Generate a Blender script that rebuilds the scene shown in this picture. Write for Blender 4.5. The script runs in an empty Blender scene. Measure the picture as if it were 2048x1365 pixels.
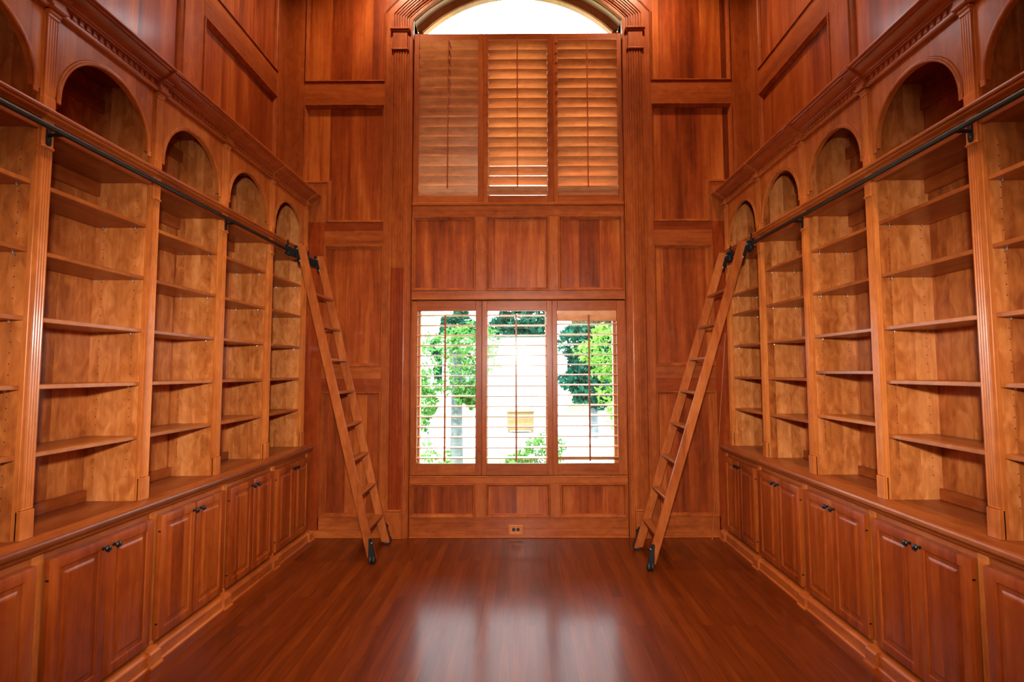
import bpy, bmesh, math, random
import numpy as np
from mathutils import Vector, Matrix
random.seed(4)
sc = bpy.context.scene
C = sc.collection
pi = math.pi

# ------------------------------------------------------------------ camera
PITCH, YAW, ROLL = 0.063876, 0.003596, -0.002669
def cam_axis(x, y, z):
    c, s = math.cos(PITCH), math.sin(PITCH); y, z = c*y - s*z, s*y + c*z
    c, s = math.cos(YAW), math.sin(YAW); x, y = c*x - s*y, s*x + c*y
    return Vector((x, y, z))
_r = cam_axis(math.cos(ROLL), 0, math.sin(ROLL)); _u = cam_axis(-math.sin(ROLL), 0, math.cos(ROLL)); _f = cam_axis(0, 1, 0)
cam_d = bpy.data.cameras.new('camera'); cam = bpy.data.objects.new('camera', cam_d); C.objects.link(cam)
cam.matrix_world = Matrix(((_r.x, _u.x, -_f.x, 0.0614), (_r.y, _u.y, -_f.y, 0.0), (_r.z, _u.z, -_f.z, 1.6), (0, 0, 0, 1)))
cam_d.sensor_width = 36; cam_d.lens = 1060/2048*36
cam_d.shift_x = -17.22/2048; cam_d.shift_y = -6.86/2048
cam_d.clip_start = 0.02; cam_d.clip_end = 300
sc.camera = cam

# ------------------------------------------------------------------ world, sun, lights, exposure
w = bpy.data.worlds.new('sky'); sc.world = w; w.use_nodes = True
nt = w.node_tree; nt.nodes.clear()
o_ = nt.nodes.new('ShaderNodeOutputWorld'); bg = nt.nodes.new('ShaderNodeBackground')
bg.inputs[0].default_value = (0.86, 0.93, 1.0, 1); bg.inputs[1].default_value = 14
nt.links.new(bg.outputs[0], o_.inputs[0])

def add_light(name, kind, loc, energy, color=(1, 1, 1), target=None, **kw):
    d = bpy.data.lights.new(name, kind); d.energy = energy; d.color = color
    for k, v in kw.items(): setattr(d, k, v)
    o = bpy.data.objects.new(name, d); C.objects.link(o); o.location = loc
    if target is not None:
        o.rotation_euler = (Vector(target) - Vector(loc)).to_track_quat('-Z', 'Y').to_euler()
    return o
add_light('sun', 'SUN', (0, -5, 20), 15.0, (1, .96, .88), target=(6, 4, 6), angle=0.009)
# the photographer's flash, an added soft fill behind the camera and the recessed ceiling lamps
fl = add_light('flash', 'SPOT', (0.06, -0.15, 1.98), 780, (1, .97, .87), target=(0.03, 4, 1.38), spot_size=1.24, spot_blend=1.0, shadow_soft_size=.07)
fl.scale = (2.0, 1, 1)             # the wide beam of a zoomed flash head
add_light('rear_fill', 'AREA', (0.0, -1.95, 1.75), 14, (1, .92, .80), target=(0, 4, 1.3), shape='RECTANGLE', size=1.5, size_y=1.2, spread=2.1)  # added fill light in front of the closed rear wall
LAMPS = [(-1.25, 4.45), (1.3, 4.45), (-1.25, 2.0), (1.3, 2.0), (-1.25, -.4), (1.3, -.4)]
for lx, ly in LAMPS:
    add_light('ceiling_lamp', 'SPOT', (lx, ly, 6.12), 185, (1, .70, .42), target=(lx, ly, 0), spot_size=2.3, spot_blend=.7, shadow_soft_size=.08)
for z0, z1 in ((0.6, 2.3), (3.3, 5.5)):
    d = add_light('window_portal', 'AREA', (0.02, 5.5, (z0+z1)/2), 1, target=(0.02, 0, (z0+z1)/2), shape='RECTANGLE', size=2.1, size_y=z1-z0)
    d.data.cycles.is_portal = True
sc.view_settings.view_transform = 'Standard'; sc.view_settings.look = 'None'
sc.view_settings.exposure = 0.0; sc.view_settings.gamma = 1.0; sc.view_settings.use_curve_mapping = False
sc.cycles.use_denoising = True
sc.cycles.max_bounces = 10; sc.cycles.diffuse_bounces = 6; sc.cycles.glossy_bounces = 4; sc.cycles.transparent_max_bounces = 12
sc.cycles.sample_clamp_indirect = 14

# ------------------------------------------------------------------ materials
def nodes(name):
    m = bpy.data.materials.new(name); m.use_nodes = True
    t = m.node_tree; t.nodes.clear()
    out = t.nodes.new('ShaderNodeOutputMaterial'); b = t.nodes.new('ShaderNodeBsdfPrincipled')
    t.links.new(b.outputs[0], out.inputs[0])
    return m, t, b
def plain(name, col, rough=.5, metal=0, noise=0.0, spec=.5):
    m, t, b = nodes(name)
    b.inputs['Base Color'].default_value = (*col, 1); b.inputs['Roughness'].default_value = rough
    b.inputs['Metallic'].default_value = metal; b.inputs['Specular IOR Level'].default_value = spec
    if noise:
        n = t.nodes.new('ShaderNodeTexNoise'); n.inputs['Scale'].default_value = 9; n.inputs['Detail'].default_value = 4
        g = t.nodes.new('ShaderNodeNewGeometry'); t.links.new(g.outputs['Position'], n.inputs['Vector'])
        r = t.nodes.new('ShaderNodeValToRGB')
        r.color_ramp.elements[0].color = tuple(c*(1-noise) for c in col)+(1,); r.color_ramp.elements[1].color = tuple(min(1, c*(1+noise)) for c in col)+(1,)
        r.color_ramp.elements[0].position = .3; r.color_ramp.elements[1].position = .7
        t.links.new(n.outputs['Fac'], r.inputs[0]); t.links.new(r.outputs[0], b.inputs['Base Color'])
    return m
def wood(name, axis, dark, mid, light, plank=0, pdir=0, pvar=.5, band=5.0, mottle=.3, rough=.33, coat=.12, seed=0.0, stretch=.07):
    """varnished cherry: grain along axis (0,1,2); plank = width of glued-up boards laid along pdir"""
    m, t, b = nodes(name); N = t.nodes.new; L = t.links.new
    def math_(op, a, bb=None):
        n = N('ShaderNodeMath'); n.operation = op
        for i, q in enumerate((a, bb)):
            if q is None: continue
            if isinstance(q, (int, float)): n.inputs[i].default_value = q
            else: L(q, n.inputs[i])
        return n.outputs[0]
    g = N('ShaderNodeNewGeometry'); oi = N('ShaderNodeObjectInfo')
    off = N('ShaderNodeVectorMath'); off.operation = 'SCALE'; off.inputs[0].default_value = (3.1, 5.7, 4.3); L(oi.outputs['Random'], off.inputs['Scale'])
    pos = N('ShaderNodeVectorMath'); pos.operation = 'ADD'; L(g.outputs['Position'], pos.inputs[0]); L(off.outputs[0], pos.inputs[1])
    vec = pos.outputs[0]
    pl = None
    if plank:
        sep = N('ShaderNodeSeparateXYZ'); L(g.outputs['Position'], sep.inputs[0])
        idx = math_('FLOOR', math_('DIVIDE', math_('ADD', sep.outputs[pdir], seed), plank))
        wn = N('ShaderNodeTexWhiteNoise'); wn.noise_dimensions = '1D'
        L(math_('ADD', idx, math_('MULTIPLY', oi.outputs['Random'], 57.0)), wn.inputs['W'])
        pl = wn.outputs['Value']
        sh = N('ShaderNodeVectorMath'); sh.operation = 'SCALE'; sh.inputs[0].default_value = (9, 13, 11); L(pl, sh.inputs['Scale'])
        a2 = N('ShaderNodeVectorMath'); a2.operation = 'ADD'; L(vec, a2.inputs[0]); L(sh.outputs[0], a2.inputs[1]); vec = a2.outputs[0]
    def noise(scale, st, detail, dist=0.0):
        mp = N('ShaderNodeMapping'); s = [scale]*3; s[axis] = scale*st; mp.inputs['Scale'].default_value = s
        L(vec, mp.inputs['Vector'])
        n = N('ShaderNodeTexNoise'); n.inputs['Scale'].default_value = 1; n.inputs['Detail'].default_value = detail; n.inputs['Distortion'].default_value = dist
        L(mp.outputs[0], n.inputs['Vector']); return n.outputs['Fac']
    bnd = noise(band, stretch, 3, .7); fine = noise(150, .02, 2); mot = noise(17, .5, 6, .9)
    wv = noise(38, .05, 3, .4)
    k = 1-mottle
    f = math_('ADD', math_('MULTIPLY', bnd, .62*k), math_('MULTIPLY', fine, .14*k))
    f = math_('ADD', f, math_('MULTIPLY', wv, .24*k)); f = math_('ADD', f, math_('MULTIPLY', mot, mottle))
    if pl is not None: f = math_('ADD', f, math_('MULTIPLY', math_('SUBTRACT', pl, .5), pvar*.3))
    r = N('ShaderNodeValToRGB'); e = r.color_ramp.elements
    e[0].position = .33; e[0].color = (*dark, 1); e[1].position = .68; e[1].color = (*light, 1)
    q = e.new(.5); q.color = (*mid, 1)
    L(f, r.inputs[0]); L(r.outputs[0], b.inputs['Base Color'])
    L(math_('ADD', math_('MULTIPLY', fine, .12), rough-.06), b.inputs['Roughness'])
    bp = N('ShaderNodeBump'); bp.inputs['Strength'].default_value = .05; bp.inputs['Distance'].default_value = .004
    L(fine, bp.inputs['Height']); L(bp.outputs[0], b.inputs['Normal'])
    b.inputs['Coat Weight'].default_value = coat; b.inputs['Coat Roughness'].default_value = .16
    b.inputs['Specular IOR Level'].default_value = .22
    return m
D0, M0, L0 = (.155, .026, .0048), (.30, .061, .0105), (.46, .120, .0230)        # frames, mouldings
PD, PM, PL = (.125, .0180, .0028), (.29, .050, .0078), (.50, .130, .0230)          # wall panels
BD, BM, BL = (.25, .054, .010), (.48, .138, .030), (.73, .270, .080)            # bookcase boards
W = {}
for a, n in enumerate('xyz'):
    W[n] = wood('cherry_grain_'+n, a, D0, M0, L0, mottle=.28)
W['panel'] = wood('cherry_panel_veneer', 2, PD, PM, PL, plank=.21, pdir=0, pvar=.55, band=6, mottle=.14, stretch=.10)
W['panel_side'] = wood('cherry_panel_veneer_side', 2, PD, PM, PL, plank=.23, pdir=1, pvar=.6, band=6, mottle=.12, stretch=.10, coat=.28)
W['case_back'] = wood('cherry_bookcase_back', 2, BD, BM, BL, plank=.115, pdir=1, pvar=.7, band=5, mottle=.42)
W['case_side'] = wood('cherry_bookcase_side', 2, BD, BM, BL, plank=.115, pdir=0, pvar=.55, band=5, mottle=.45, seed=.03)
W['case_y'] = wood('cherry_mouldings', 1, (.19, .034, .006), (.38, .085, .0150), (.56, .165, .034), mottle=.22)
W['shelf'] = wood('cherry_shelf', 1, (.19, .038, .007), (.35, .090, .018), (.52, .17, .040), mottle=.3)
W['counter'] = wood('cherry_counter', 1, (.13, .025, .006), (.235, .052, .012), (.35, .092, .022), plank=.09, pdir=0, pvar=.5, mottle=.25, rough=.30)
W['door'] = wood('cherry_door', 2, (.14, .0185, .0026), (.28, .046, .0055), (.44, .100, .0135), plank=.105, pdir=1, pvar=.45, mottle=.2)
W['stile'] = wood('cherry_pilaster', 2, (.24, .050, .009), (.46, .122, .023), (.68, .230, .052), mottle=.22)
W['dark'] = wood('cherry_darker_z', 2, (.13, .016, .0025), (.23, .030, .0042), (.34, .062, .0100), mottle=.25)  # darker tone for the lower left flutes and lower corner stiles
W['darkx'] = wood('cherry_darker_x', 0, (.12, .016, .0025), (.22, .032, .0045), (.33, .066, .0100), mottle=.25)  # same darker tone on strips of the end wall rails
W['ladder'] = wood('cherry_ladder', 2, (.19, .038, .007), (.36, .084, .017), (.52, .160, .042), mottle=.25)
W['rung'] = wood('cherry_rung', 1, (.17, .035, .007), (.29, .072, .015), (.42, .125, .032), mottle=.25)
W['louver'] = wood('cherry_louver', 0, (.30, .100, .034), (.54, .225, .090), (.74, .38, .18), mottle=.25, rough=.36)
W['shutter_x'] = wood('cherry_shutter_rail', 0, (.16, .028, .005), (.29, .060, .011), (.43, .11, .022), mottle=.25)
W['shutter_z'] = wood('cherry_shutter_stile', 2, (.16, .028, .005), (.30, .062, .011), (.44, .115, .023), mottle=.25)
W['sash'] = wood('stained_window_sash', 2, (.25, .085, .030), (.40, .150, .050), (.52, .22, .08), mottle=.2)

def floor_mat():
    m, t, b = nodes('oak_strip_floor'); N = t.nodes.new; L = t.links.new
    g = N('ShaderNodeNewGeometry')
    mp = N('ShaderNodeMapping'); mp.inputs['Rotation'].default_value = (0, 0, pi/2); L(g.outputs['Position'], mp.inputs['Vector'])
    br = N('ShaderNodeTexBrick'); br.offset = .37; br.inputs['Scale'].default_value = 1; br.inputs['Brick Width'].default_value = 1.15
    br.inputs['Row Height'].default_value = .070; br.inputs['Mortar Size'].default_value = .0007; br.inputs['Mortar Smooth'].default_value = .2
    br.inputs['Color1'].default_value = (0, 0, 0, 1); br.inputs['Color2'].default_value = (1, 1, 1, 1); br.inputs['Mortar'].default_value = (.1, .1, .1, 1)
    L(mp.outputs[0], br.inputs['Vector'])
    sc_ = N('ShaderNodeVectorMath'); sc_.operation = 'SCALE'; sc_.inputs['Scale'].default_value = 8; L(br.outputs['Color'], sc_.inputs[0])
    ad = N('ShaderNodeVectorMath'); ad.operation = 'ADD'; L(g.outputs['Position'], ad.inputs[0]); L(sc_.outputs[0], ad.inputs[1])
    def noise(s, detail, dist):
        q = N('ShaderNodeMapping'); q.inputs['Scale'].default_value = s; L(ad.outputs[0], q.inputs['Vector'])
        n = N('ShaderNodeTexNoise'); n.inputs['Scale'].default_value = 1; n.inputs['Detail'].default_value = detail; n.inputs['Distortion'].default_value = dist
        L(q.outputs[0], n.inputs['Vector']); return n.outputs['Fac']
    n1 = noise((20, 1.6, 1), 3, 1.0); n2 = noise((170, 5, 1), 2, 0)
    wv = N('ShaderNodeTexWave'); wv.inputs['Scale'].default_value = 1.0; wv.inputs['Distortion'].default_value = 9; wv.inputs['Detail'].default_value = 2; wv.inputs['Detail Scale'].default_value = .6
    q = N('ShaderNodeMapping'); q.inputs['Scale'].default_value = (26, 1.7, 1); L(ad.outputs[0], q.inputs['Vector']); L(q.outputs[0], wv.inputs['Vector'])
    def mm(op, a, bb):
        n = N('ShaderNodeMath'); n.operation = op
        for i, v in enumerate((a, bb)):
            if isinstance(v, float): n.inputs[i].default_value = v
            else: L(v, n.inputs[i])
        return n.outputs[0]
    sx = N('ShaderNodeSeparateColor'); L(br.outputs['Color'], sx.inputs[0])
    f = mm('ADD', mm('MULTIPLY', n1, .50), mm('MULTIPLY', n2, .2)); f = mm('ADD', f, mm('MULTIPLY', wv.outputs['Fac'], .13)); f = mm('ADD', f, mm('MULTIPLY', sx.outputs[0], .17))
    r = N('ShaderNodeValToRGB'); e = r.color_ramp.elements
    e[0].position = .25; e[0].color = (.060, .0080, .0006, 1); e[1].position = .8; e[1].color = (.23, .046, .0045, 1)
    k = e.new(.52); k.color = (.130, .0195, .0013, 1)
    L(f, r.inputs[0])
    mx = N('ShaderNodeMix'); mx.data_type = 'RGBA'; L(br.outputs['Fac'], mx.inputs[0]); L(r.outputs[0], mx.inputs[6]); mx.inputs[7].default_value = (.03, .008, .003, 1)
    L(mx.outputs[2], b.inputs['Base Color'])
    b.inputs['Roughness'].default_value = .36; b.inputs['Coat Weight'].default_value = .30; b.inputs['Coat Roughness'].default_value = .16
    b.inputs['Specular IOR Level'].default_value = .2
    bp = N('ShaderNodeBump'); bp.inputs['Strength'].default_value = .06; bp.inputs['Distance'].default_value = .003; L(n1, bp.inputs['Height']); L(bp.outputs[0], b.inputs['Normal'])
    return m
M_floor = floor_mat()
M_black = plain('black_iron', (.006, .006, .007), .36, 0, 0, .35)
M_rubber = plain('black_rubber', (.01, .01, .011), .5)
M_steel = plain('bright_steel', (.55, .52, .48), .42, 1)
M_plaster = plain('warm_ceiling_paint', (.40, .30, .22), .8)
M_rear = plain('rear_wall_cherry', (.36, .11, .03), .5, noise=.2)
M_reveal = plain('pale_window_reveal', (.66, .62, .50), .45, noise=.05)
M_hole = plain('pin_hole', (.05, .015, .006), .8)
def glass_mat():
    m = bpy.data.materials.new('window_glass'); m.use_nodes = True; t = m.node_tree; t.nodes.clear()
    o = t.nodes.new('ShaderNodeOutputMaterial'); mx = t.nodes.new('ShaderNodeMixShader'); mx.inputs[0].default_value = .06
    a = t.nodes.new('ShaderNodeBsdfTransparent'); b = t.nodes.new('ShaderNodeBsdfGlossy'); b.inputs['Roughness'].default_value = .02
    a.inputs[0].default_value = (.96, .98, .97, 1)
    t.links.new(a.outputs[0], mx.inputs[1]); t.links.new(b.outputs[0], mx.inputs[2]); t.links.new(mx.outputs[0], o.inputs[0]); return m
M_glass = glass_mat()
def leaf_mat(name, c1, c2, tr=.35):
    m = bpy.data.materials.new(name); m.use_nodes = True; t = m.node_tree; t.nodes.clear()
    o = t.nodes.new('ShaderNodeOutputMaterial'); mx = t.nodes.new('ShaderNodeMixShader'); mx.inputs[0].default_value = tr
    a = t.nodes.new('ShaderNodeBsdfDiffuse'); b = t.nodes.new('ShaderNodeBsdfTranslucent')
    g = t.nodes.new('ShaderNodeNewGeometry'); n = t.nodes.new('ShaderNodeTexNoise'); n.inputs['Scale'].default_value = 7
    r = t.nodes.new('ShaderNodeValToRGB'); r.color_ramp.elements[0].color = (*c1, 1); r.color_ramp.elements[1].color = (*c2, 1)
    r.color_ramp.elements[0].position = .35; r.color_ramp.elements[1].position = .65
    t.links.new(g.outputs['Position'], n.inputs['Vector']); t.links.new(n.outputs['Fac'], r.inputs[0])
    for s in (a, b): t.links.new(r.outputs[0], s.inputs[0])
    t.links.new(a.outputs[0], mx.inputs[1]); t.links.new(b.outputs[0], mx.inputs[2]); t.links.new(mx.outputs[0], o.inputs[0]); return m
M_leaf = leaf_mat('bright_leaves', (.026, .10, .022), (.10, .25, .06))
M_leaf2 = leaf_mat('yellow_green_leaves', (.065, .17, .022), (.18, .33, .065))
M_dark = leaf_mat('evergreen_needles', (.004, .028, .018), (.014, .080, .050), .2)
M_bark = plain('grey_bark', (.07, .09, .10), .9, noise=.25)
M_lawn = plain('lawn_grass', (.11, .23, .055), .95, noise=.3)
M_drive = plain('pale_concrete', (.40, .40, .37), .9, noise=.08)
M_white = plain('white_siding', (.60, .62, .62), .8, noise=.04)
M_roof = plain('pale_roof', (.40, .43, .45), .8, noise=.2)
M_dpane = plain('dark_window_pane', (.05, .07, .08), .15)
M_tan = plain('tan_planks', (.11, .072, .022), .8, noise=.2)

# ------------------------------------------------------------------ mesh helpers
class MB:
    def __init__(s): s.v = []; s.f = []; s.m = []
    def add(s, vs, fs, mi=0):
        b = len(s.v); s.v += [tuple(p) for p in vs]
        for q in fs: s.f.append(tuple(i+b for i in q)); s.m.append(mi)
    def box(s, x0, x1, y0, y1, z0, z1, mi=0, c=.0025):
        if x0 > x1: x0, x1 = x1, x0
        if y0 > y1: y0, y1 = y1, y0
        if z0 > z1: z0, z1 = z1, z0
        c = min(c, (x1-x0)*.45, (y1-y0)*.45, (z1-z0)*.45)
        if c <= 0.0002:
            vs = [(x, y, z) for x in (x0, x1) for y in (y0, y1) for z in (z0, z1)]
            s.add(vs, [(0, 1, 3, 2), (4, 6, 7, 5), (0, 4, 5, 1), (2, 3, 7, 6), (0, 2, 6, 4), (1, 5, 7, 3)], mi); return
        X, Y, Z = (x0, x1), (y0, y1), (z0, z1); vs = []; ix = {}
        for i in (0, 1):
            for j in (0, 1):
                for k in (0, 1):
                    p = [X[i], Y[j], Z[k]]; d = [c if q == 0 else -c for q in (i, j, k)]
                    for a in range(3):        # vertex lying on the face normal to axis a
                        q = [p[n] if n == a else p[n]+d[n] for n in range(3)]
                        ix[(i, j, k, a)] = len(vs); vs.append(q)
        fs = []
        for a in range(3):
            o = [n for n in range(3) if n != a]
            for e in (0, 1):
                r = []
                for (p, q) in ((0, 0), (1, 0), (1, 1), (0, 1)):
                    t = [0]*3; t[a] = e; t[o[0]] = p; t[o[1]] = q; r.append(ix[(*t, a)])
                fs.append(r)
        for a in range(3):                    # edges parallel to axis a
            o = [n for n in range(3) if n != a]
            for p in (0, 1):
                for q in (0, 1):
                    t0 = [0]*3; t0[o[0]] = p; t0[o[1]] = q; t1 = list(t0); t1[a] = 1
                    fs.append([ix[(*t0, o[0])], ix[(*t0, o[1])], ix[(*t1, o[1])], ix[(*t1, o[0])]])
        for i in (0, 1):
            for j in (0, 1):
                for k in (0, 1): fs.append([ix[(i, j, k, 0)], ix[(i, j, k, 1)], ix[(i, j, k, 2)]])
        s.add(vs, fs, mi)
    def obox(s, cen, ax, half, mi=0, c=.002):
        t = MB(); t.box(-half[0], half[0], -half[1], half[1], -half[2], half[2], mi, c)
        a, b, d = [Vector(q) for q in ax]; cen = Vector(cen)
        s.add([cen+a*p[0]+b*p[1]+d*p[2] for p in t.v], t.f, mi)
    def loft(s, rings, closed=True, cap=True, mi=0, loop=False):
        n = len(rings[0]); vs = [p for r in rings for p in r]; fs = []
        R = len(rings)
        for i in range(R if loop else R-1):
            i2 = (i+1) % R
            for j in range(n if closed else n-1):
                k = (j+1) % n; fs.append((i*n+j, i*n+k, i2*n+k, i2*n+j))
        if cap and closed and not loop: fs += [tuple(range(n-1, -1, -1)), tuple((R-1)*n+j for j in range(n))]
        s.add(vs, fs, mi)
    def lathe(s, p0, ax, prof, n=14, mi=0):
        p0 = Vector(p0); ax = Vector(ax).normalized(); a = ax.orthogonal().normalized(); b = ax.cross(a)
        s.loft([[p0+ax*h+(a*math.cos(2*pi*j/n)+b*math.sin(2*pi*j/n))*max(r, .0003) for j in range(n)] for h, r in prof], mi=mi)
    def cyl(s, p0, p1, r, n=12, mi=0):
        d = Vector(p1)-Vector(p0); s.lathe(p0, d, [(0, r), (d.length, r)], n, mi)
    def sweep(s, poly, prof, fn, mi=0, cap=False):
        """closed mitred sweep: poly 2-D ccw points, prof (inset, height); fn(u, v, h) -> xyz"""
        n = len(poly); rings = []
        P = [Vector(p) for p in poly]
        for d, h in prof:
            r = []
            for i in range(n):
                a, b, c = P[i-1], P[i], P[(i+1) % n]
                e0 = (b-a).normalized(); e1 = (c-b).normalized()
                n0 = Vector((-e0.y, e0.x)); n1 = Vector((-e1.y, e1.x)); m = (n0+n1)
                m = m/max(m.dot(n0), .2); q = b+m*d; r.append(fn(q.x, q.y, h))
            rings.append(r)
        s.loft(rings, closed=True, cap=False, mi=mi)
        if cap: s.add(rings[-1], [tuple(range(n))], mi)
    def build(s, name, mats, parent=None, org=None, smooth=30):
        me = bpy.data.meshes.new(name)
        if org is None: org = tuple(parent.location) if parent is not None else (0, 0, 0)
        me.from_pydata([(x-org[0], y-org[1], z-org[2]) for x, y, z in s.v], [], s.f)
        if not isinstance(mats, (list, tuple)): mats = [mats]
        for m in mats: me.materials.append(m)
        me.polygons.foreach_set('material_index', s.m)
        bm = bmesh.new(); bm.from_mesh(me); bmesh.ops.recalc_face_normals(bm, faces=bm.faces); bm.to_mesh(me); bm.free()
        me.polygons.foreach_set('use_smooth', [True]*len(me.polygons)); me.set_sharp_from_angle(angle=math.radians(smooth))
        o = bpy.data.objects.new(name, me); C.objects.link(o)
        if parent is not None: o.parent = parent
        else: o.location = org
        return o
def thing(name, label, cat, loc, group=None):
    o = bpy.data.objects.new(name, None); C.objects.link(o); o.location = loc; o.empty_display_size = .1
    o['label'] = label; o['category'] = cat
    if group: o['group'] = group
    bpy.context.view_layer.update()
    return o
def tag(o, label, cat, group=None, kind=None):
    o['label'] = label; o['category'] = cat
    if group: o['group'] = group
    if kind: o['kind'] = kind
    return o
def sub(o, mb, name, mats, root):
    """a sub-part: mesh in world coordinates, parented to a part that sits at its thing's origin"""
    c = mb.build(name, mats, None, org=tuple(root.location)); c.location = (0, 0, 0); c.parent = o; return c
def struct(o, label=None):
    o['kind'] = 'structure'
    if label: o['label'] = label
    return o

D = 5.218; XC = .02; H = 6.2; XW = 2.42
XF = {-1: 2.342, 1: 2.382}          # faces of the upper side walls
PW = .064; S = .7117; Y1 = 2.275
def yP(k): return Y1+(k-1)*S

# ------------------------------------------------------------------ room shell
m = MB(); m.box(-2.6, 2.6, -2.2, D+.03, -.12, 0, c=0); struct(m.build('floor', M_floor), 'glossy reddish brown oak strip floor')
m = MB(); m.box(-2.6, 2.6, -2.2, D+.25, H, H+.12, c=0); struct(m.build('ceiling', M_plaster))
for s, n in ((-1, 'wall_left'), (1, 'wall_right')):
    m = MB(); m.box(s*XW, s*(XW+.15), -2.2, D+.25, 0, H, 0, c=0)
    m.box(s*(XF[s]+.03), s*XW, -2.0, D+.03, 3.30, H, 0, c=0)
    struct(m.build(n, W['panel_side']))
m = MB(); m.box(-2.6, 2.6, -2.2, -2.05, 0, H, c=0); struct(m.build('wall_rear', M_rear))

# back wall with the two window openings
m = MB(); Yp = D+.030; Yb = D+.20; RO = 1.48; ZA = 4.17; XO = 1.062
zs = ZA+math.sqrt(RO**2-XO**2)
m.box(-2.6, XC-XO, Yp, Yb, 0, H, c=0); m.box(XC+XO, 2.6, Yp, Yb, 0, H, c=0)
m.box(XC-XO, XC+XO, Yp, Yb, 0, .589, c=0); m.box(XC-XO, XC+XO, Yp, Yb, 2.312, 3.278, c=0)
n = 40; xs = [XC-XO+2*XO*i/n for i in range(n+1)]
fr = [(x, ZA+math.sqrt(max(0, RO**2-(x-XC)**2))) for x in xs]
for a, b in zip(fr[:-1], fr[1:]):
    q = [(a[0], Yp, a[1]), (b[0], Yp, b[1]), (b[0], Yp, H), (a[0], Yp, H), (a[0], Yb, a[1]), (b[0], Yb, b[1]), (b[0], Yb, H), (a[0], Yb, H)]
    m.add(q, [(0, 1, 2, 3), (4, 5, 6, 7)]); m.add(q, [(0, 1, 5, 4)], 1)
for sg in (-1, 1): m.box(XC+sg*XO, XC+sg*(XO+.004), Yp-.028, Yb, 5.0, zs+.002, 1, 0)
struct(m.build('wall_back', [W['panel'], M_reveal]), 'cherry panelled end wall around the two windows')

# window surround: fluted casing running up both sides and round the arch
prof = [(1.0665, -.031), (1.0665, .006), (1.070, .014), (1.080, .014), (1.084, .008), (1.104, .008), (1.108, .014), (1.124, .014), (1.126, .022)]
for i in range(5):
    a = 1.130+i*.0262; prof += [(a, .024), (a+.008, .024), (a+.0125, .016), (a+.020, .016), (a+.0245, .024)]
prof += [(1.263, .022), (1.264, .010), (1.285, .010), (1.288, .002), (1.342, .002), (1.344, .007), (1.350, .007), (1.352, -.022)]
def rho(r): return RO+(r-1.062)*.94
stations = []
NA = 44
def path(r):
    p = []; q = rho(r); z0 = ZA+math.sqrt(q*q-r*r); a0 = math.asin(min(1, r/q))
    p += [(r, 0.0), (r, 2.63), (r, z0)]
    for i in range(1, NA): a = a0-2*a0*i/NA; p.append((q*math.sin(a), ZA+q*math.cos(a)))
    p += [(-r, z0), (-r, 2.63), (-r, 0.0)]; return p
m = MB(); P = [path(r) for r, h in prof]; K = len(P[0])
vs = [(XC+P[i][k][0], D-prof[i][1], P[i][k][1]) for k in range(K) for i in range(len(prof))]; npf = len(prof)
for k in range(K-1):
    for i in range(npf-1):
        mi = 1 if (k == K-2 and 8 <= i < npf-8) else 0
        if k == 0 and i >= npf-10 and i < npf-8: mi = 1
        m.f.append((k*npf+i, k*npf+i+1, (k+1)*npf+i+1, (k+1)*npf+i)); m.m.append(mi)
m.v += vs
for sgn in (-1, 1):
    def bx(r0, r1, z0, z1, y0, mi=0, c=.004): m.box(XC+sgn*r0, XC+sgn*r1, y0, D+.01, z0, z1, mi, c)
    bx(1.122, 1.282, 0, .25, D-.042); bx(1.126, 1.278, .25, .272, D-.036, c=.008)
    bx(1.122, 1.272, 4.88, 5.065, D-.030); bx(1.112, 1.284, 4.868, 4.892, D-.038, c=.007)
    bx(1.108, 1.288, 5.06, 5.078, D-.040, c=.006); bx(1.096, 1.298, 5.076, 5.104, D-.052, c=.008)
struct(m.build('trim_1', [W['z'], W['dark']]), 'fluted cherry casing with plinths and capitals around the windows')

# stiles and rails of the back wall
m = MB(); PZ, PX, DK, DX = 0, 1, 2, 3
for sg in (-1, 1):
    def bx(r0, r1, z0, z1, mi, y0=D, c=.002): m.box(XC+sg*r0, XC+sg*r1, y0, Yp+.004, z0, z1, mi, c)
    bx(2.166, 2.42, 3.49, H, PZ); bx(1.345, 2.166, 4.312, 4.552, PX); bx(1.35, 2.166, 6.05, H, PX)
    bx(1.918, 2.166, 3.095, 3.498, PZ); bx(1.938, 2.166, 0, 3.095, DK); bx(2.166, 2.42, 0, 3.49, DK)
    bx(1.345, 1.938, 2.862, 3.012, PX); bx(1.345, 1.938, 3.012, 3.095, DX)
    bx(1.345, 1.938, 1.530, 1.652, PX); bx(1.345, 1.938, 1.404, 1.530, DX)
    bx(1.286, 1.95, .072, .200, PX); bx(1.286, 2.0, 0, .072, PX, D-.006, .003); bx(1.286, 2.0, 0, .012, PX, D-.016, .004)
cx = [-1.052+XC, -.394-.008, -.296-.008, .331, .425, 1.052+XC]
for z0, z1 in ((.512, .590), (2.312, 2.404), (3.154, 3.262)): m.box(XC-1.06, XC+1.06, D, Yp+.004, z0, z1, PX, .002)
m.box(XC-1.06, XC+1.06, D, Yp+.004, .085, .192, PX); m.box(XC-1.06, XC+1.06, D-.006, Yp, 0, .085, PX, .003); m.box(XC-1.06, XC+1.06, D-.016, D, 0, .012, PX, .004)
for z0, z1 in ((.192, .512), (2.404, 3.154)):
    for a, b in ((-.408, -.302), (.328, .424)): m.box(a, b, D, Yp+.004, z0, z1, PZ)
m.box(XC-1.062, XC+1.062, D-.018, D+.05, 3.262, 3.292, PX, .006)      # sill moulding of the upper window
m.box(XC-1.062, XC+1.062, D-.004, D+.05, .572, .590, PX, .004); m.box(XC-1.062, XC+1.062, D-.004, D+.05, 2.312, 2.326, PX, .004)
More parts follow.
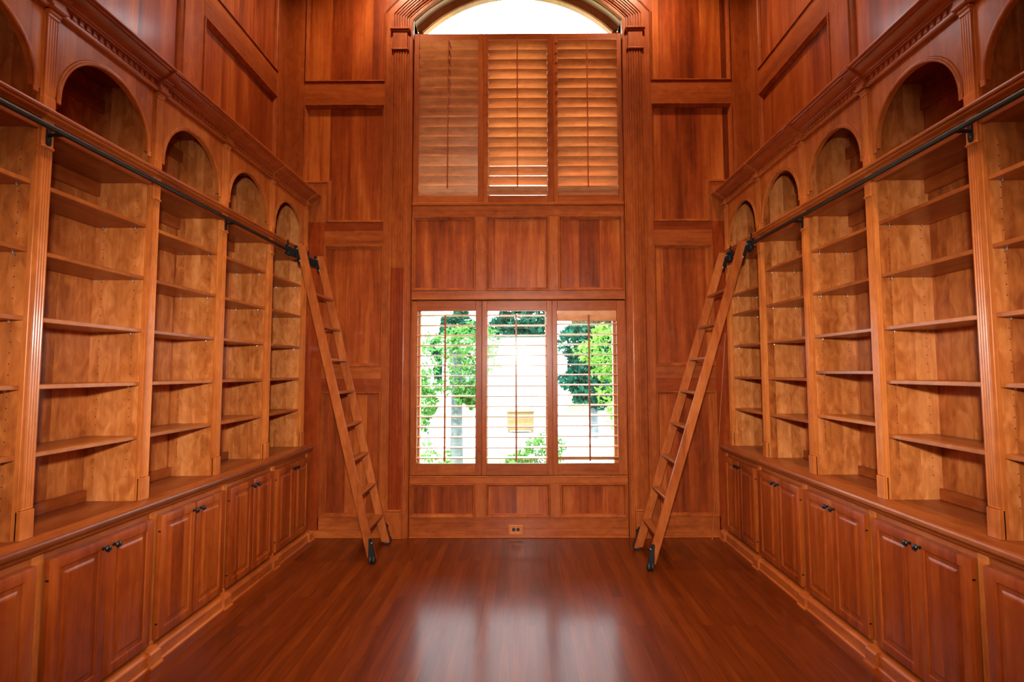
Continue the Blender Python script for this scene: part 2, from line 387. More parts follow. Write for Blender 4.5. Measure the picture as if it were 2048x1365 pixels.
struct(m.build('trim_2', [W['z'], W['x'], W['dark'], W['darkx']]), 'cherry stiles and rails of the end wall panelling')
# mouldings round each wall panel
MP = [(0, -.002), (0, .009), (.002, .012), (.008, .012), (.010, .009), (.0105, .003), (.014, .002), (.018, -.003), (.024, -.013), (.026, -.018), (.031, -.019), (.0315, -.031)]
m = MB()
fy = lambda u, v, h: (u, D-h, v)
def ccw(p):
    a = sum(p[i-1][0]*p[i][1]-p[i][0]*p[i-1][1] for i in range(len(p))); return p if a > 0 else p[::-1]
for sg in (-1, 1):
    g = lambda pts: ccw([(XC+sg*a, b) for a, b in pts])
    arc = [(1.352, ZA+math.sqrt(1.75**2-1.352**2))]+[(1.75*math.sin(a), ZA+1.75*math.cos(a)) for a in [.86-i*.05 for i in range(8)]]
    m.sweep(g([(2.166, 4.552), (2.166, 6.05), (arc[-1][0], 6.05)]+arc[::-1]+[(1.352, 4.552)]), MP, fy)
    m.sweep(g([(1.347, 3.095), (1.918, 3.095), (1.918, 3.498), (2.166, 3.498), (2.166, 4.312), (1.347, 4.312)]), MP, fy)
    m.sweep(g([(1.347, 1.652), (1.938, 1.652), (1.938, 2.862), (1.347, 2.862)]), MP, fy)
    m.sweep(g([(1.352, .2), (1.938, .2), (1.938, 1.404), (1.352, 1.404)]), MP, fy)
for z0, z1 in ((.192, .512), (2.404, 3.154)):
    for a, b in ((-1.040, -.408), (-.302, .328), (.424, 1.068)): m.sweep([(a, z0), (b, z0), (b, z1), (a, z1)], MP, fy)
struct(m.build('trim_3', W['z']), 'raised mouldings framing the end wall panels')

# upper side walls: stiles, rails, mouldings and crown
for s, nme in ((-1, 'trim_4'), (1, 'trim_5')):
    m = MB(); xf = XF[s]; fx = lambda u, v, h: (s*(xf-h), u, v)
    st = [(5.028, D)]+[(3.616-1.412*i, 3.846-1.412*i) for i in range(4)]
    for a, b in st: m.box(s*xf, s*(xf+.032), a, b, 3.3, H, 0)
    rails = [(4.300, 4.548), (3.3, 3.42), (5.98, H)]
    edges = sorted(st)
    for (a0, a1), (b0, b1) in zip(edges[:-1], edges[1:]):
        for z0, z1 in rails: m.box(s*xf, s*(xf+.032), a1, b0, z0, z1, 1)
        for z0, z1 in ((3.42, 4.300), (4.548, 5.98)): m.sweep(ccw([(a1, z0), (b0, z0), (b0, z1), (a1, z1)]), MP, fx)
    struct(m.build(nme, [W['z'], W['y']]), f'cherry panel framing high on the {"left" if s < 0 else "right"} wall')

# ------------------------------------------------------------------ bookcases, base cabinets, counters, cornices
ZC = .887
SH = [1.247, 1.547, 1.847, 2.147, 2.449]
ORD = {4: 'nearest the window wall', 3: 'second from the window wall', 2: 'third from the window wall', 1: 'fourth from the window wall', 0: 'fifth from the window wall', -1: 'sixth from the window wall'}
def extr(m, s, prof, y0, y1, mi=0):
    """profile of (rel, z) extruded along the room"""
    m.loft([[(s*a, y, z) for a, z in prof] for y in (y0, y1)], closed=True, cap=True, mi=mi)
def pilaster(s, ya, end=False):
    m = MB(); yb = ya+PW
    def bx(r0, y0, y1, z0, z1, c=.002, mi=0): m.box(s*r0, s*2.088, y0, y1, z0, z1, mi, c)
    bx(2.060, ya, yb, ZC, 1.012, .003); bx(2.063, ya+.002, yb-.002, 1.010, 1.024, .006)
    def flute(z0, z1, r=2.066):
        pr = [(2.09, ya+.004), (r, ya+.004)]
        for i in range(4):
            a = ya+.0085+i*.0124; pr += [(r, a), (r+.0022, a+.003), (r+.0022, a+.0075), (r, a+.0095)]
        pr += [(r, yb-.004), (2.09, yb-.004)]
        m.loft([[(s*a, y, z) for a, y in pr] for z in (z0, z1)])
    flute(1.020, 2.602)
    bx(2.056, ya, yb, 2.598, 2.613, .005); bx(2.063, ya+.002, yb-.002, 2.611, 2.745, .003)
    bx(2.061, ya+.001, yb-.001, 2.772, 2.838, .004)
    flute(2.836, 3.216)
    bx(2.062, ya+.001, yb-.001, 3.205, 3.222, .003); bx(2.054, ya, yb, 3.220, 3.243, .006)
    m.box(s*2.078, s*2.1002, ya, yb, ZC, 3.30, 0, .002)     # face frame behind it
    return m
def bookcase(s, k):
    ya = yP(k); yb = yP(k+1); y0 = ya+PW; mid = (y0+yb)/2; side = 'left' if s < 0 else 'right'
    root = thing('bookcase', f'tall arched cherry bookcase bay on the {side} side, {ORD[k]}', 'bookcase', (s*2.22, mid, ZC), f'arched bookcase bays along the {side} wall')
    lab = root
    m = MB(); m.box(s*2.386, s*2.412, ya, yb+(PW if k == 4 else 0), ZC, 3.34, 0, 0); m.build('back_panel', W['case_back'], root)
    for a in ([ya, yb] if k == 4 else [ya]):
        m = MB(); m.box(s*2.10, s*2.386, a, a+PW, ZC, 3.34, 0, 0)
        for yy, d in ((a-.0003, -1), (a+PW+.0003, 1)):
            for rr in (2.15, 2.335):
                for i in range(34):
                    z = 1.02+i*.0475
                    if any(abs(z-q) < .03 for q in SH): continue
                    m.add([(s*(rr+.0032*math.cos(j*pi/3)), yy, z+.0032*math.sin(j*pi/3)) for j in range(6)], [tuple(range(6))], 1)
        m.build('side_panel', [W['case_side'], M_hole], root)
        pilaster(s, a).build('pilaster', W['stile'], root)
    for z0, z1, r in ((ZC, ZC+.062, 2.362), (2.610, 2.690, 2.366), (3.10, 3.18, 2.366)):
        m = MB(); m.box(s*r, s*2.388, y0, yb, z0, z1, 0, .003); m.build('cleat', W['y'], root)
    m = MB(); m.box(s*2.098, s*2.388, y0, yb, 2.690, 2.742, 0, .001); m.build('niche_floor', W['shelf'], root)
    m = MB(); m.box(s*2.098, s*2.388, y0, yb, 3.262, 3.29, 0, .001); m.build('top_board', W['y'], root)
    m = MB(); m.box(s*2.076, s*2.100, y0-.006, yb, 2.680, 2.745, 0, .003)
    pr = [(2.10, 2.728), (2.066, 2.730), (2.060, 2.737), (2.050, 2.739), (2.043, 2.745), (2.041, 2.752), (2.046, 2.757), (2.037, 2.761), (2.033, 2.767), (2.034, 2.774), (2.10, 2.777)]
    extr(m, s, pr, ya, yb+(PW if k == 4 else 0)); m.build('ledge', W['case_y'], root)
    # arched head
    m = MB(); R = .287; zc = 2.868; r0, r1 = 2.082, 2.104; n = 28
    an = [pi*i/n for i in range(n+1)]; A = [(mid-R*math.cos(t), zc+R*math.sin(t)) for t in an]
    zt = 3.262
    for (u0, v0), (u1, v1) in zip(A[:-1], A[1:]):
        q = [(s*r, u, v) for r in (r0, r1) for u, v in ((u0, v0), (u1, v1), (u1, zt), (u0, zt))]
        m.add(q, [(0, 1, 2, 3), (4, 5, 6, 7), (0, 1, 5, 4)])
    for a, b in ((y0-.004, mid-R), (mid+R, yb)): m.box(s*r0, s*r1, a, b, zc-.004, zt, 0, 0)
    arch = m.build('arch_panel', W['stile'], root)
    m = MB(); pf = [(-.001, 0), (-.001, .007), (.004, .010), (.010, .010), (.014, .006), (.020, .005), (.024, 0)]
    m.loft([[(s*(r0-h), mid-(R+d)*math.cos(t), zc+(R+d)*math.sin(t)) for d, h in pf] for t in an], closed=False)
    for a in (0, -1):
        t = an[a]; m.box(s*(r0-.008), s*r0, mid-(R-.001)*math.cos(t), mid-(R+.024)*math.cos(t), zc-.030, zc+.002, 0, .002)
    sub(arch, m, 'arch_moulding', W['stile'], root)
    # adjustable shelves on steel pins
    for i, z in enumerate(SH):
        if s > 0 and k == 4 and i == 4: z = 2.338
        if s > 0 and k == 2 and i < 2: z += .052
        a = y0+.003; b = yb-.003
        m = MB(); m.box(s*2.096, s*2.372, a, b, z-.021, z, 0, .0025)
        sh = m.build('shelf', W['shelf'], root)
        for yy in (a+.008, b-.008):
            for rr in (2.150, 2.335):
                m = MB(); m.box(s*(rr-.006), s*(rr+.006), yy-.009, yy+.009, z-.0245, z-.021, 0, .001); m.cyl((s*rr, yy, z-.032), (s*rr, yy, z-.0235), .004, 8)
                sub(sh, m, 'shelf_pin', M_steel, root)
def cabinet_door(s, a, b, z0, z1):
    m = MB(); r = 1.984
    pf = [(0, -.028), (0, -.004), (.002, -.001), (.005, 0), (.048, 0), (.050, -.002), (.052, -.006), (.055, -.013), (.063, -.0135), (.066, -.0125), (.084, -.0020), (.0865, -.0020), (.088, .001)]
    m.sweep(ccw([(a, z0), (b, z0), (b, z1), (a, z1)]), pf, lambda u, v, h: (s*(r-h), u, v), cap=True)
    m.box(s*(r+.008), s*(r+.019), a+.001, b-.001, z0+.001, z1-.001, 0, 0)
    return m
def base_cabinet(s, k):
    ya = yP(k); side = 'left' if s < 0 else 'right'
    y0 = ya+.0675; y1 = y0+S-.0005; mid = (y0+y1)/2
    root = thing('base_cabinet', f'cherry base cabinet with two raised-panel doors on the {side} side, {ORD[k]}', 'cabinet', (s*2.2, mid, 0), f'base cabinets along the {side} wall')
    m = MB(); m.box(s*2.022, s*2.41, y0, y1, 0.0, .840, 0, 0); m.build('carcass', W['stile'], root)
    e0 = yP(k+1)+.014
    m = MB(); m.box(s*2.011, s*2.030, e0, e0+.052, .083, .840, 0, .003); m.box(s*2.003, s*2.020, e0+.001, e0+.051, .083, .108, 0, .003)
    m.build('face_stile', W['stile'], root)
    for z0, z1 in ((.785, .840), (.083, .112)):
        m = MB(); m.box(s*2.020, s*2.032, y0, e0, z0, z1, 0, .001); m.build('face_rail', W['case_y'], root)
    m = MB(); extr(m, s, [(2.03, .840), (1.990, .840), (1.992, .834), (1.998, .829), (2.006, .824), (2.012, .817), (2.03, .817)], y0, y1); m.build('top_moulding', W['case_y'], root)
    m = MB(); extr(m, s, [(2.03, .0), (1.968, 0), (1.968, .066), (1.974, .070), (1.978, .078), (1.990, .084), (2.03, .084)], y0, y1)
    extr(m, s, [(1.97, .0), (1.957, 0), (1.958, .007), (1.962, .012), (1.968, .014)], y0, y1)
    a = yP(k+1)-.029
    extr(m, s, [(2.03, .0), (1.949, 0), (1.949, .070), (1.955, .074), (1.959, .082), (1.972, .088), (2.03, .088)], a, a+.082)
    extr(m, s, [(1.95, .0), (1.938, 0), (1.940, .008), (1.949, .014)], a-.006, a+.088)
    m.build('plinth', W['case_y'], root)
    z0, z1 = .108, .788; a = ya+.071; b = ya+.7165; c = (a+b)/2
    for d0, d1, kn, he in ((a, c-.0015, c-.032, a), (c+.0015, b, c+.034, b)):
        d = cabinet_door(s, d0, d1, z0, z1).build('door', W['door'], root)
        q = MB(); q.lathe((s*1.986, kn, .744), (-s, 0, 0), [(0, .010), (.003, .010), (.005, .006), (.014, .0055), (.018, .011), (.022, .0155), (.027, .0165), (.032, .013), (.035, .006), (.0355, 0)], 16)
        sub(d, q, 'knob', M_black, root)
        for z in (.19, .70):
            q = MB(); q.box(s*1.990, s*2.004, he-.0015, he+.0015, z-.004, z+.004, 0, 0); sub(d, q, 'hinge', M_black, root)
BAYS = [4, 3, 2, 1, 0, -1]
for s in (-1, 1):
    side = 'left' if s < 0 else 'right'
    for k in BAYS: base_cabinet(s, k); bookcase(s, k)
    m = MB(); extr(m, s, [(2.412, .8405), (1.992, .8405), (1.984, .844), (1.980, .852), (1.976, .856), (1.975, .868), (1.976, .878), (1.980, .884), (1.986, .887), (2.412, .887)], yP(-1)-.01, D-.001)
    o = m.build('countertop', W['counter'], None, org=(s*2.2, 3, .887)); tag(o, f'long cherry countertop over the {side} row of base cabinets', 'countertop')
    # crown cornice with dentils, breaking forward over each pilaster
    m = MB(); cp = [(2.112, 3.240), (2.062, 3.240), (2.056, 3.246), (2.056, 3.258), (2.064, 3.260), (2.064, 3.294), (2.050, 3.296), (2.046, 3.303), (2.038, 3.305), (2.036, 3.311), (2.024, 3.316), (2.010, 3.324), (1.996, 3.336), (1.986, 3.346), (1.972, 3.348), (1.970, 3.354), (1.958, 3.356), (1.955, 3.361), (1.955, 3.370), (2.112, 3.372)]
    extr(m, s, cp, yP(-1)-.01, D-.001)
    m.box(s*2.00, s*2.41, yP(-1)-.01, D-.001, 3.338, 3.371, 0, 0)
    for k in range(-1, 6):
        a = yP(k)-.004; b = a+PW+.008
        extr(m, s, [(r-.020 if r < 2.08 and r > 1.965 else (r-.005 if r < 1.965 else r), z) for r, z in cp[:-2]]+[(1.95, 3.369), (2.112, 3.3695)], a, b)
    y = yP(-1)+PW+.02
    while y < D-.05:
        if all(not (yP(k)-.03 < y < yP(k)+PW+.006) for k in range(-1, 6)): m.box(s*2.057, s*2.066, y, y+.022, 3.266, 3.293, 0, .001)
        y += .0405
    o = m.build('trim_6' if s < 0 else 'trim_7', W['case_y']); struct(o, f'crown cornice with dentils above the {side} bookcases')
    # ladder rail
    root = thing('ladder_rail', f'long black metal ladder rail along the {side} bookcases', 'rail', (s*1.985, 2.8, 2.665))
    m = MB(); m.cyl((s*1.985, yP(-1)-.01, 2.665), (s*1.985, 5.135, 2.665), .0128, 16); m.lathe((s*1.985, 5.133, 2.665), (0, 1, 0), [(0, .0150), (.012, .0150), (.016, .008), (.0165, 0)], 16); m.build('tube', M_black, root)
    for k in (-1, 1, 3, 5):
        y = yP(k)+PW/2; m = MB()
        m.lathe((s*1.985, y, 2.665), (s, 0, 0), [(0, .009), (.078, .009)], 12)
        pts = [(y+.0125*math.cos(t), 2.665-(-.038 if math.sin(t) > 0 else .038)+.0125*math.sin(t)) for t in [2*pi*i/20+.01 for i in range(20)]]
        m.loft([[(s*r, u, v) for u, v in pts] for r in (2.0635, 2.057)]); m.lathe((s*2.058, y, 2.635), (-s, 0, 0), [(0, .006), (.003, .004), (.0035, 0)], 8)
        m.build('bracket', M_black, root)

# ------------------------------------------------------------------ rolling ladders
def ladder(s, yn, yf, xb, slope, ztop, label, bolts):
    """xb: outer-edge |x| at the floor, slope: |dx/dz| towards the bookcase"""
    root = thing('library_ladder', label, 'ladder', (s*(xb+.03), (yn+yf)/2, 0), 'rolling library ladders')
    wd = .074; th = .026
    X = lambda r, z: s*(r+slope*z)
    for y0, y1, front in ((yn, yn+th, True), (yf, yf+th, False)):
        m = MB(); zb = .028 if front else .022; zb2 = zb+.03
        c = .0025
        def ring(z, dz):       # horizontal slice, inner to outer edge
            return [(X(xb+c, z), y0, z), (X(xb+wd-c, z+dz), y0, z+dz), (X(xb+wd, z+dz), y0+c, z+dz), (X(xb+wd, z+dz), y1-c, z+dz), (X(xb+wd-c, z+dz), y1, z+dz), (X(xb+c, z), y1, z), (X(xb, z), y1-c, z), (X(xb, z), y0+c, z)]
        m.loft([ring(zb, .012), ring(ztop, 0)])
        st = m.build('stile', W['ladder'], root)
        if bolts:
            for z in (.38, .665, 2.05, 1.2):
                for q in ((.022, .052) if z == .665 else (.055,)):
                    b = MB(); yy = y0; b.lathe((X(xb+q, z), yy, z), (0, -1, 0), [(0, .0035), (.0012, .003), (.0015, 0)], 8); sub(st, b, 'screw_plug', W['dark'], root)
    for i in range(8):
        z = .283+i*.2868
        m = MB(); m.box(X(xb-.003, z), X(xb+wd-.004, z), yn+th-.004, yf+.004, z-.022, z, 0, .004); m.build('tread', W['rung'], root)
    # iron hook with two rollers at the head of each stile
    up = Vector((s*slope, 0, 1)).normalized(); out = Vector((up.z, 0, -up.x))*s; ey = Vector((0, 1, 0))
    for yc, front in ((yn+th/2, True), (yf+th/2, False)):
        m = MB(); zc = ztop-.085
        base = Vector((X(xb+wd, zc), yc, zc))
        m.obox(base+out*.008, (out, ey, up), (.009, th/2+.003, .072), 0, .002)
        yy = yc-th/2-.004
        m.obox(Vector((X(xb+wd, zc+.02), yy-.003, zc+.02)), (out, ey, up), (.014, .004, .065), 0, .002)
        rail = Vector((s*1.985, yc, 2.665))
        mid = (base+up*.03+rail)/2
        for dz in (.0305, -.0305):
            m.lathe((rail.x, yc-.034, rail.z+dz), (0, 1, 0), [(0, .006), (.003, .0165), (.012, .0165), (.018, .012), (.036, .012), (.042, .0165), (.052, .0165), (.056, .006)], 16)
        a = base+up*.02+out*.012
        m.obox((a+rail)/2+Vector((0, -.022, -.006)), ((rail-a).normalized(), ey, (rail-a).normalized().cross(ey)), ((rail-a).length/2, .004, .034), 0, .002)
        m.obox((a+rail)/2+Vector((0, .010, -.006)), ((rail-a).normalized(), ey, (rail-a).normalized().cross(ey)), ((rail-a).length/2, .004, .034), 0, .002)
        m.obox(rail+Vector((-s*.004, -.022, .060)), (Vector((1, 0, 0)), ey, Vector((0, 0, 1))), (.006, .004, .03), 0, .002)
        hk = m.build('hook', M_black, root)
        for z in (zc+.055, zc-.055):
            b = MB(); b.lathe((X(xb+wd-.006, z), yy-.0065, z), (0, -1, 0), [(0, .0055), (.0015, .005), (.003, 0)], 10); sub(hk, b, 'bolt', M_steel, root)
    # braked castor on the outside of each stile
    for y0, dr in ((yn, -1), (yf+th, 1)):
        m = MB(); xc = s*(xb+.030); top = .20
        g = lambda hw, z, d: [(xc+s*slope*z*.55-hw, y0+dr*.0, z), (xc+s*slope*z*.55+hw, y0, z), (xc+s*slope*z*.55+hw, y0+dr*d, z), (xc+s*slope*z*.55-hw, y0+dr*d, z)]
        m.loft([g(.026, .035, .040), g(.024, .085, .034), g(.017, .15, .018), g(.016, top-.01, .013), g(.010, top, .012)])
        m.lathe((xc+s*.01, y0+dr*.014, .165), (0, dr, 0), [(0, .013), (.006, .012), (.009, .006), (.0095, 0)], 12)
        ca = m.build('castor', M_black, root)
        b = MB(); b.lathe((xc-.024, y0+dr*.030, .0315), (1, 0, 0), [(0, .022), (.004, .0312), (.020, .0312), (.024, .022)], 20); b.lathe((xc+.006, y0+dr*.030, .0315), (1, 0, 0), [(0, .022), (.004, .0312), (.016, .0312), (.020, .022)], 20)
        sub(ca, b, 'wheel', M_rubber, root)
        b = MB(); b.lathe((xc+s*.012, y0+dr*.024, .165), (0, dr, 0), [(0, .0062), (.003, .005), (.004, 0)], 10); sub(ca, b, 'bolt', M_steel, root)
        m = MB(); m.box(s*(xb+.012), s*(xb+.06), min(y0, y0-dr*th)+.001, max(y0, y0-dr*th)-.001, .004, .034, 0, .004); m.build('foot_pad', M_rubber, root)
ladder(-1, 4.560, 5.000, 1.168, .249, 2.705, 'cherry library ladder leaning on the left rail beside the end bookcase', False)
ladder(1, 4.395, 4.842, 1.048, .3105, 2.690, 'cherry library ladder leaning on the right rail near the corner pole', True)

# ------------------------------------------------------------------ windows and shutters
def window_frame(name, yg, cells, zlo, zhi, label):
    root = bpy.data.objects.new(name, None); C.objects.link(root); root.location = (XC, yg, zlo); root['kind'] = 'structure'; root['label'] = label
    return root
yw = D+.135
w2 = window_frame('window_1', yw, None, .589, 2.312, 'lower window behind the open shutters')
m = MB(); E0, E1 = XC-XO+.002, XC+XO-.002
AP = [(-.968, -.400), (-.290, .292), (.400, .972)]
xsb = [E0, AP[0][0], AP[0][1], AP[1][0], AP[1][1], AP[2][0], AP[2][1], E1]
for i in range(0, 8, 2): m.box(xsb[i], xsb[i+1], yw-.02, yw+.05, .591, 2.310, 0, .004)
for a, b in AP: m.box(a, b, yw-.02, yw+.05, .591, .655, 0, .003); m.box(a, b, yw-.02, yw+.05, 2.235, 2.310, 0, .003)
m.build('sash', W['sash'], w2)
for a, b in AP:
    m = MB(); m.box(a-.005, b+.005, yw+.015, yw+.021, .65, 2.24, 0, 0); m.build('pane', M_glass, w2)
w1 = window_frame('window_2', yw, None, 3.279, 5.6, 'tall arched upper window behind the tilted shutters')
m = MB()
ARC = lambda R_, half: [(XC+x, ZA+math.sqrt(R_*R_-x*x)) for x in [-half+2*half*i/40 for i in range(41)]]
o_r, i_r = ARC(RO-.002, XO-.002), ARC(1.385, .985)
for ya_, yb_, rr in ((yw-.02, yw+.05, i_r),):
    vs = []
    for (a, b), (c_, d_) in zip(o_r, rr): vs += [(a, ya_, b), (c_, ya_, d_), (c_, yb_, d_), (a, yb_, b)]
    fs = []
    for i in range(40):
        for j in range(4): fs.append((i*4+j, i*4+(j+1) % 4, i*4+4+(j+1) % 4, i*4+4+j))
    m.add(vs, fs, 0)
bead = ARC(1.398, .992); 
m.loft([[(a-.0, yw-.02-.014*math.sin(t), b+.012*math.cos(t)) for t in [pi*j/6 for j in range(7)]] for a, b in bead], closed=False)
m.box(E0, XC-.985, yw-.02, yw+.05, 3.281, 5.147, 0, .003); m.box(XC+.985, E1, yw-.02, yw+.05, 3.281, 5.147, 0, .003)
m.box(XC-.985, XC+.985, yw-.02, yw+.05, 3.281, 3.35, 0, .003)
for a, b in ((-.41, -.272), (.315, .45)): m.box(a, b, yw-.02, yw+.05, 3.35, 4.98, 0, .003)
m.box(XC-.985, XC+.985, yw-.02, yw+.05, 4.98, 5.05, 0, .003)
m.build('sash', W['sash'], w1)
m = MB(); m.box(XC-.99, XC+.99, yw+.015, yw+.021, 3.34, 5.0, 0, 0)
pts = [(XC-.99, 5.0)]+[(a, b) for a, b in ARC(1.395, .99)]+[(XC+.99, 5.0)]
m.loft([[(a, y, b) for a, b in pts] for y in (yw+.015, yw+.021)])
m.build('pane', M_glass, w1)

def shutter(x0, x1, z0, z1, a0, a1, la, lb, lz, tilts, label, grp, rod_x, rod):
    """frame x0..x1/z0..z1, louvre opening a0..a1 by la..lb, louvres at lz with tilts from vertical (degrees)"""
    ys = D+.010; th = .028; yc = ys+th/2
    root = thing('shutter', label, 'shutter', ((x0+x1)/2, yc, z0), grp)
    m = MB()
    m.box(x0, a0, ys, ys+th, z0, z1, 0, .003); m.box(a1, x1, ys, ys+th, z0, z1, 0, .003)
    m.box(a0, a1, ys+.002, ys+th-.002, z0, la, 1, .002); m.box(a0, a1, ys+.002, ys+th-.002, lb, z1, 1, .002)
    m.build('frame', [W['shutter_z'], W['shutter_x']], root)
    wl = .052
    for z, t in zip(lz, tilts):
        t = math.radians(t); d = Vector((0, -math.sin(t), math.cos(t))); q = Vector((0, math.cos(t), math.sin(t)))
        m = MB(); pr = [(-wl, -.0042), (-wl, .0042), (-wl*.8, .0056), (0, .0062), (wl*.8, .0056), (wl, .0042), (wl, -.0042), (wl*.8, -.0056), (0, -.0062), (-wl*.8, -.0056)]
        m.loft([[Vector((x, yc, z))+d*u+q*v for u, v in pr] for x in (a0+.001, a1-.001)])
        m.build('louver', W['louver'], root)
    m = MB(); r0, r1 = rod; tm = math.radians(tilts[len(tilts)//2]); yr = yc-wl*math.sin(tm)-.009
    rw = .0065 if z0 > 2 else .0085
    m.box(rod_x-rw, rod_x+rw, yr-.008, yr+.004, r0, r1, 0, .003); m.build('tilt_rod', W['shutter_z'], root)
    return root
U = [(-1.038, -.986, -.384, -.3283), (-.3277, -.282, .321, .3772), (.3778, .424, 1.032, 1.078)]
UL = ['upper left window shutter with louvers shut tight', 'upper middle window shutter with slits of daylight between louvers', 'upper right window shutter with nearly shut glowing louvers']
uz = [3.372+.1015*(i+.5) for i in range(16)]
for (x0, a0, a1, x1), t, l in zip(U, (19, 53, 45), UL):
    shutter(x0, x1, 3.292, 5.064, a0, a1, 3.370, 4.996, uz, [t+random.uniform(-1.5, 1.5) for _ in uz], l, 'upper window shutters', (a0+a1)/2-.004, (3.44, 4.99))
Lw = [(-1.037, -.977, -.402, -.341), (-.338, -.291, .300, .354), (.357, .406, .992, 1.077)]
LL = ['lower left window shutter with level louvers before a grey trunk', 'lower middle window shutter with level louvers before the tan box', 'lower right window shutter with its top louver shut and bottom one tilted']
lz = [.760+.0997*i for i in range(15)]
for i, ((x0, a0, a1, x1), l) in enumerate(zip(Lw, LL)):
    ti = [90]*15; zz = list(lz)
    if i == 2: ti = [66]+[91]*14; zz = [.752]+[q+.010 for q in lz[1:]]; zz[-1] = 2.150; ti[-1] = 8
    shutter(x0, x1, .592, 2.300, a0, a1, .705, 2.200, zz, [q+random.uniform(-1, 1) for q in ti], l, 'lower window shutters', (a0+a1)/2+(-.006 if i != 2 else .012), (.735, 2.155))

# ------------------------------------------------------------------ outlet, pole
root = thing('electrical_outlet', 'black electrical outlet in a wooden plate on the baseboard under the window', 'outlet', (-.008, D-.006, .082))
m = MB(); m.sweep([(-.077, .040), (.061, .040), (.061, .124), (-.077, .124)], [(0, 0), (0, .014), (.003, .018), (.010, .018), (.015, .009)], lambda u, v, h: (u, D-.006-h, v), cap=True); m.build('plate', W['stile'], root)
for x in (-.0285, .0125):
    m = MB(); m.lathe((x, D-.015, .082), (0, -1, 0), [(0, .0175), (.004, .0175), (.006, .015), (.0062, 0)], 18); o = m.build('socket', M_black, root)
    q = MB()
    for dx in (-.006, .006): q.box(x+dx-.001, x+dx+.001, D-.0225, D-.0212, .084, .092, 0, 0)
    q.lathe((x, D-.0211, .075), (0, -1, 0), [(0, .003), (.001, .0028), (.0011, 0)], 8); sub(o, q, 'slot', M_rubber, root)
m = MB(); m.cyl((1.858, 5.152, 0.0), (2.045, 5.178, 1.958), .0062, 10); m.lathe((2.045, 5.178, 1.955), (.095, .013, 1), [(0, .0066), (.012, .0066), (.016, .002), (.0161, 0)], 10)
tag(m.build('pole', W['ladder'], None, org=(1.858, 5.152, 0)), 'thin wooden pole leaning in the right corner behind the ladder', 'pole')

# ------------------------------------------------------------------ garden outside
GZ = -.40
m = MB(); m.box(-40, 40, D+.4, 60, GZ-.2, GZ, c=0); struct(m.build('lawn', M_lawn))
m = MB(); m.box(-9, 4.5, 13.5, 22.5, GZ, GZ+.012, c=0); m.box(.2, 7, 8.2, 13.5, GZ, GZ+.010, c=0); struct(m.build('driveway', M_drive))
def leaves(n, cen, rad, size, rng, shell=.55):
    v = rng.normal(size=(n, 3)); v /= np.linalg.norm(v, axis=1)[:, None]
    r = shell+(1-shell)*rng.random(n)**.6
    lump = 1+.22*np.sin(v[:, 0]*5+cen[0]*3)*np.cos(v[:, 2]*6+cen[1])
    c = np.array(cen)+v*(r*lump)[:, None]*np.array(rad)
    a = rng.normal(size=(n, 3)); a /= np.linalg.norm(a, axis=1)[:, None]
    b = np.cross(a, rng.normal(size=(n, 3))); b /= np.linalg.norm(b, axis=1)[:, None]
    L_ = size*(.6+.8*rng.random(n))[:, None]
    q = np.stack([c-a*L_, c-b*L_*.42, c+a*L_, c+b*L_*.42], 1).reshape(-1, 3)
    return q
def plant(name, label, cat, x, y, crowns, n, size, mat, trunk=None, seed=0, group=None):
    rng = np.random.default_rng(seed); root = thing(name, label, cat, (x, y, GZ), group)
    q = np.concatenate([leaves(n, (cx_, cy_, cz_), rd, size, rng) for cx_, cy_, cz_, rd in crowns])
    me = bpy.data.meshes.new('foliage'); k = len(q)//4
    me.from_pydata(q.tolist(), [], [(4*i, 4*i+1, 4*i+2, 4*i+3) for i in range(k)]); me.materials.append(mat)
    o = bpy.data.objects.new('foliage', me); C.objects.link(o); o.parent = root
    mb = MB()
    r0, h = trunk if trunk else (.03, .5)
    mb.lathe((x, y, GZ), (0, 0, 1), [(0, r0*1.15), (h*.3, r0), (h, r0*.8)], 12)
    mb.build('trunk', M_bark, root)
plant('shrub', 'loose leafy tree with a thick grey trunk outside the lower left pane', 'tree', -1.30, 11.0, [(-.35, 0, 2.2, (.75, .8, .75)), (.30, .2, 2.45, (.6, .6, .6)), (-.75, -.2, 1.35, (.35, .5, .7)), (.3, -.3, 1.55, (.3, .3, .25))], 900, .060, M_leaf, (.125, 2.4), 1)
plant('shrub', 'low bush under the lower left pane', 'shrub', -1.55, 8.4, [(-.1, 0, .45, (.65, .5, .45)), (.35, .1, .25, (.35, .3, .28))], 700, .045, M_leaf, None, 2)
plant('shrub', 'rounded bush under the lower middle pane', 'shrub', .30, 9.6, [(.12, 0, .48, (.42, .4, .42)), (-.32, .1, .25, (.35, .35, .26))], 900, .045, M_leaf, None, 3)
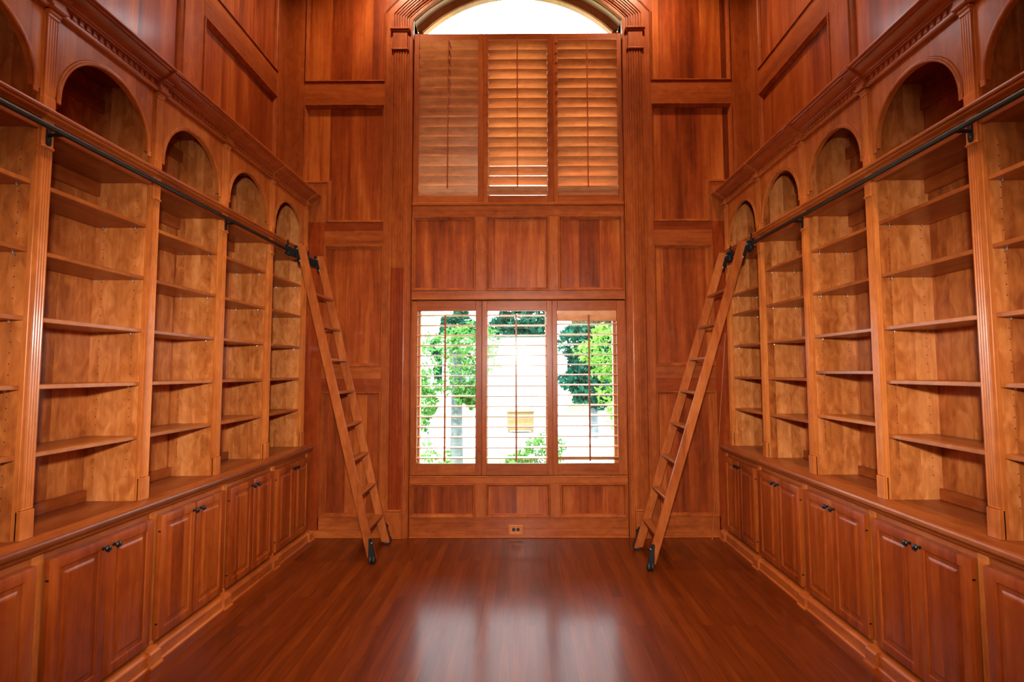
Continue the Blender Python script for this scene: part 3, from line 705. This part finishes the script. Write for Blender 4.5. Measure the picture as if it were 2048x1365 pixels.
plant('shrub', 'yellow-green shrub filling the lower right pane', 'shrub', 1.75, 9.2, [(.35, 0, 1.65, (.70, .6, .85)), (.0, .1, 2.35, (.7, .5, .6)), (.55, 0, .75, (.4, .4, .5))], 1300, .055, M_leaf2, (.05, 1.5), 4)
plant('evergreen', 'dark evergreen left of the yellow-green shrub', 'tree', 2.2, 16.0, [(0, 0, 2.9, (.95, .9, 1.5)), (-.1, 0, 1.7, (.85, .8, .8)), (.9, .3, 3.4, (.8, .8, .9))], 2200, .10, M_dark, (.12, 1.6), 5)
for i, (x, y, h, r, sd, l) in enumerate([(-9.5, 36, 6.9, 2.0, 6, 'leftmost big evergreen behind the white house'), (-4.6, 37, 6.6, 1.5, 7, 'slim evergreen behind the left end of the white house'), (.0, 36, 8.3, 2.1, 8, 'big evergreen rising behind the roof of the white house'), (4.9, 36, 7.4, 2.0, 9, 'rightmost big evergreen beyond the driveway')]):
    plant('evergreen', l, 'tree', x, y, [(0, 0, h*.55, (r, r*.9, h*.42)), (.1, 0, h*.3, (r*.9, r*.8, h*.3))], 3000, .28, M_dark, (.3, h*.35), sd, 'evergreens behind the house')
root = thing('house', 'white house across the driveway seen through the middle pane', 'house', (-.5, 25.5, GZ))
m = MB(); m.box(-3.8, 2.2, 25.5, 29, GZ, 2.75, c=0); m.build('wall', M_white, root)
m = MB(); m.loft([[(x, 25.1, 2.75), (x, 29.4, 2.75), (x, 27.2, 3.35)] for x in (-4.1, 2.5)]); m.build('roof', M_roof, root)
m = MB(); m.box(-3.2, -2.0, 25.45, 25.52, .6, 1.8, 0, .01); m.build('window', M_dpane, root)
root = thing('wooden_box', 'tan wooden box standing on the drive outside the middle pane', 'box', (-.02, 17.5, GZ))
m = MB(); m.box(-.44, .42, 17.2, 17.8, GZ+.10, GZ+.68, 0, .01); m.build('body', M_tan, root)
m = MB(); m.box(-.48, .46, 17.16, 17.84, GZ+.68, GZ+.73, 0, .01); m.build('lid', M_tan, root)
for x in (-.42, .34):
    for y in (17.22, 17.72): m = MB(); m.box(x, x+.06, y, y+.06, GZ, GZ+.11, 0, .005); m.build('leg', M_tan, root)
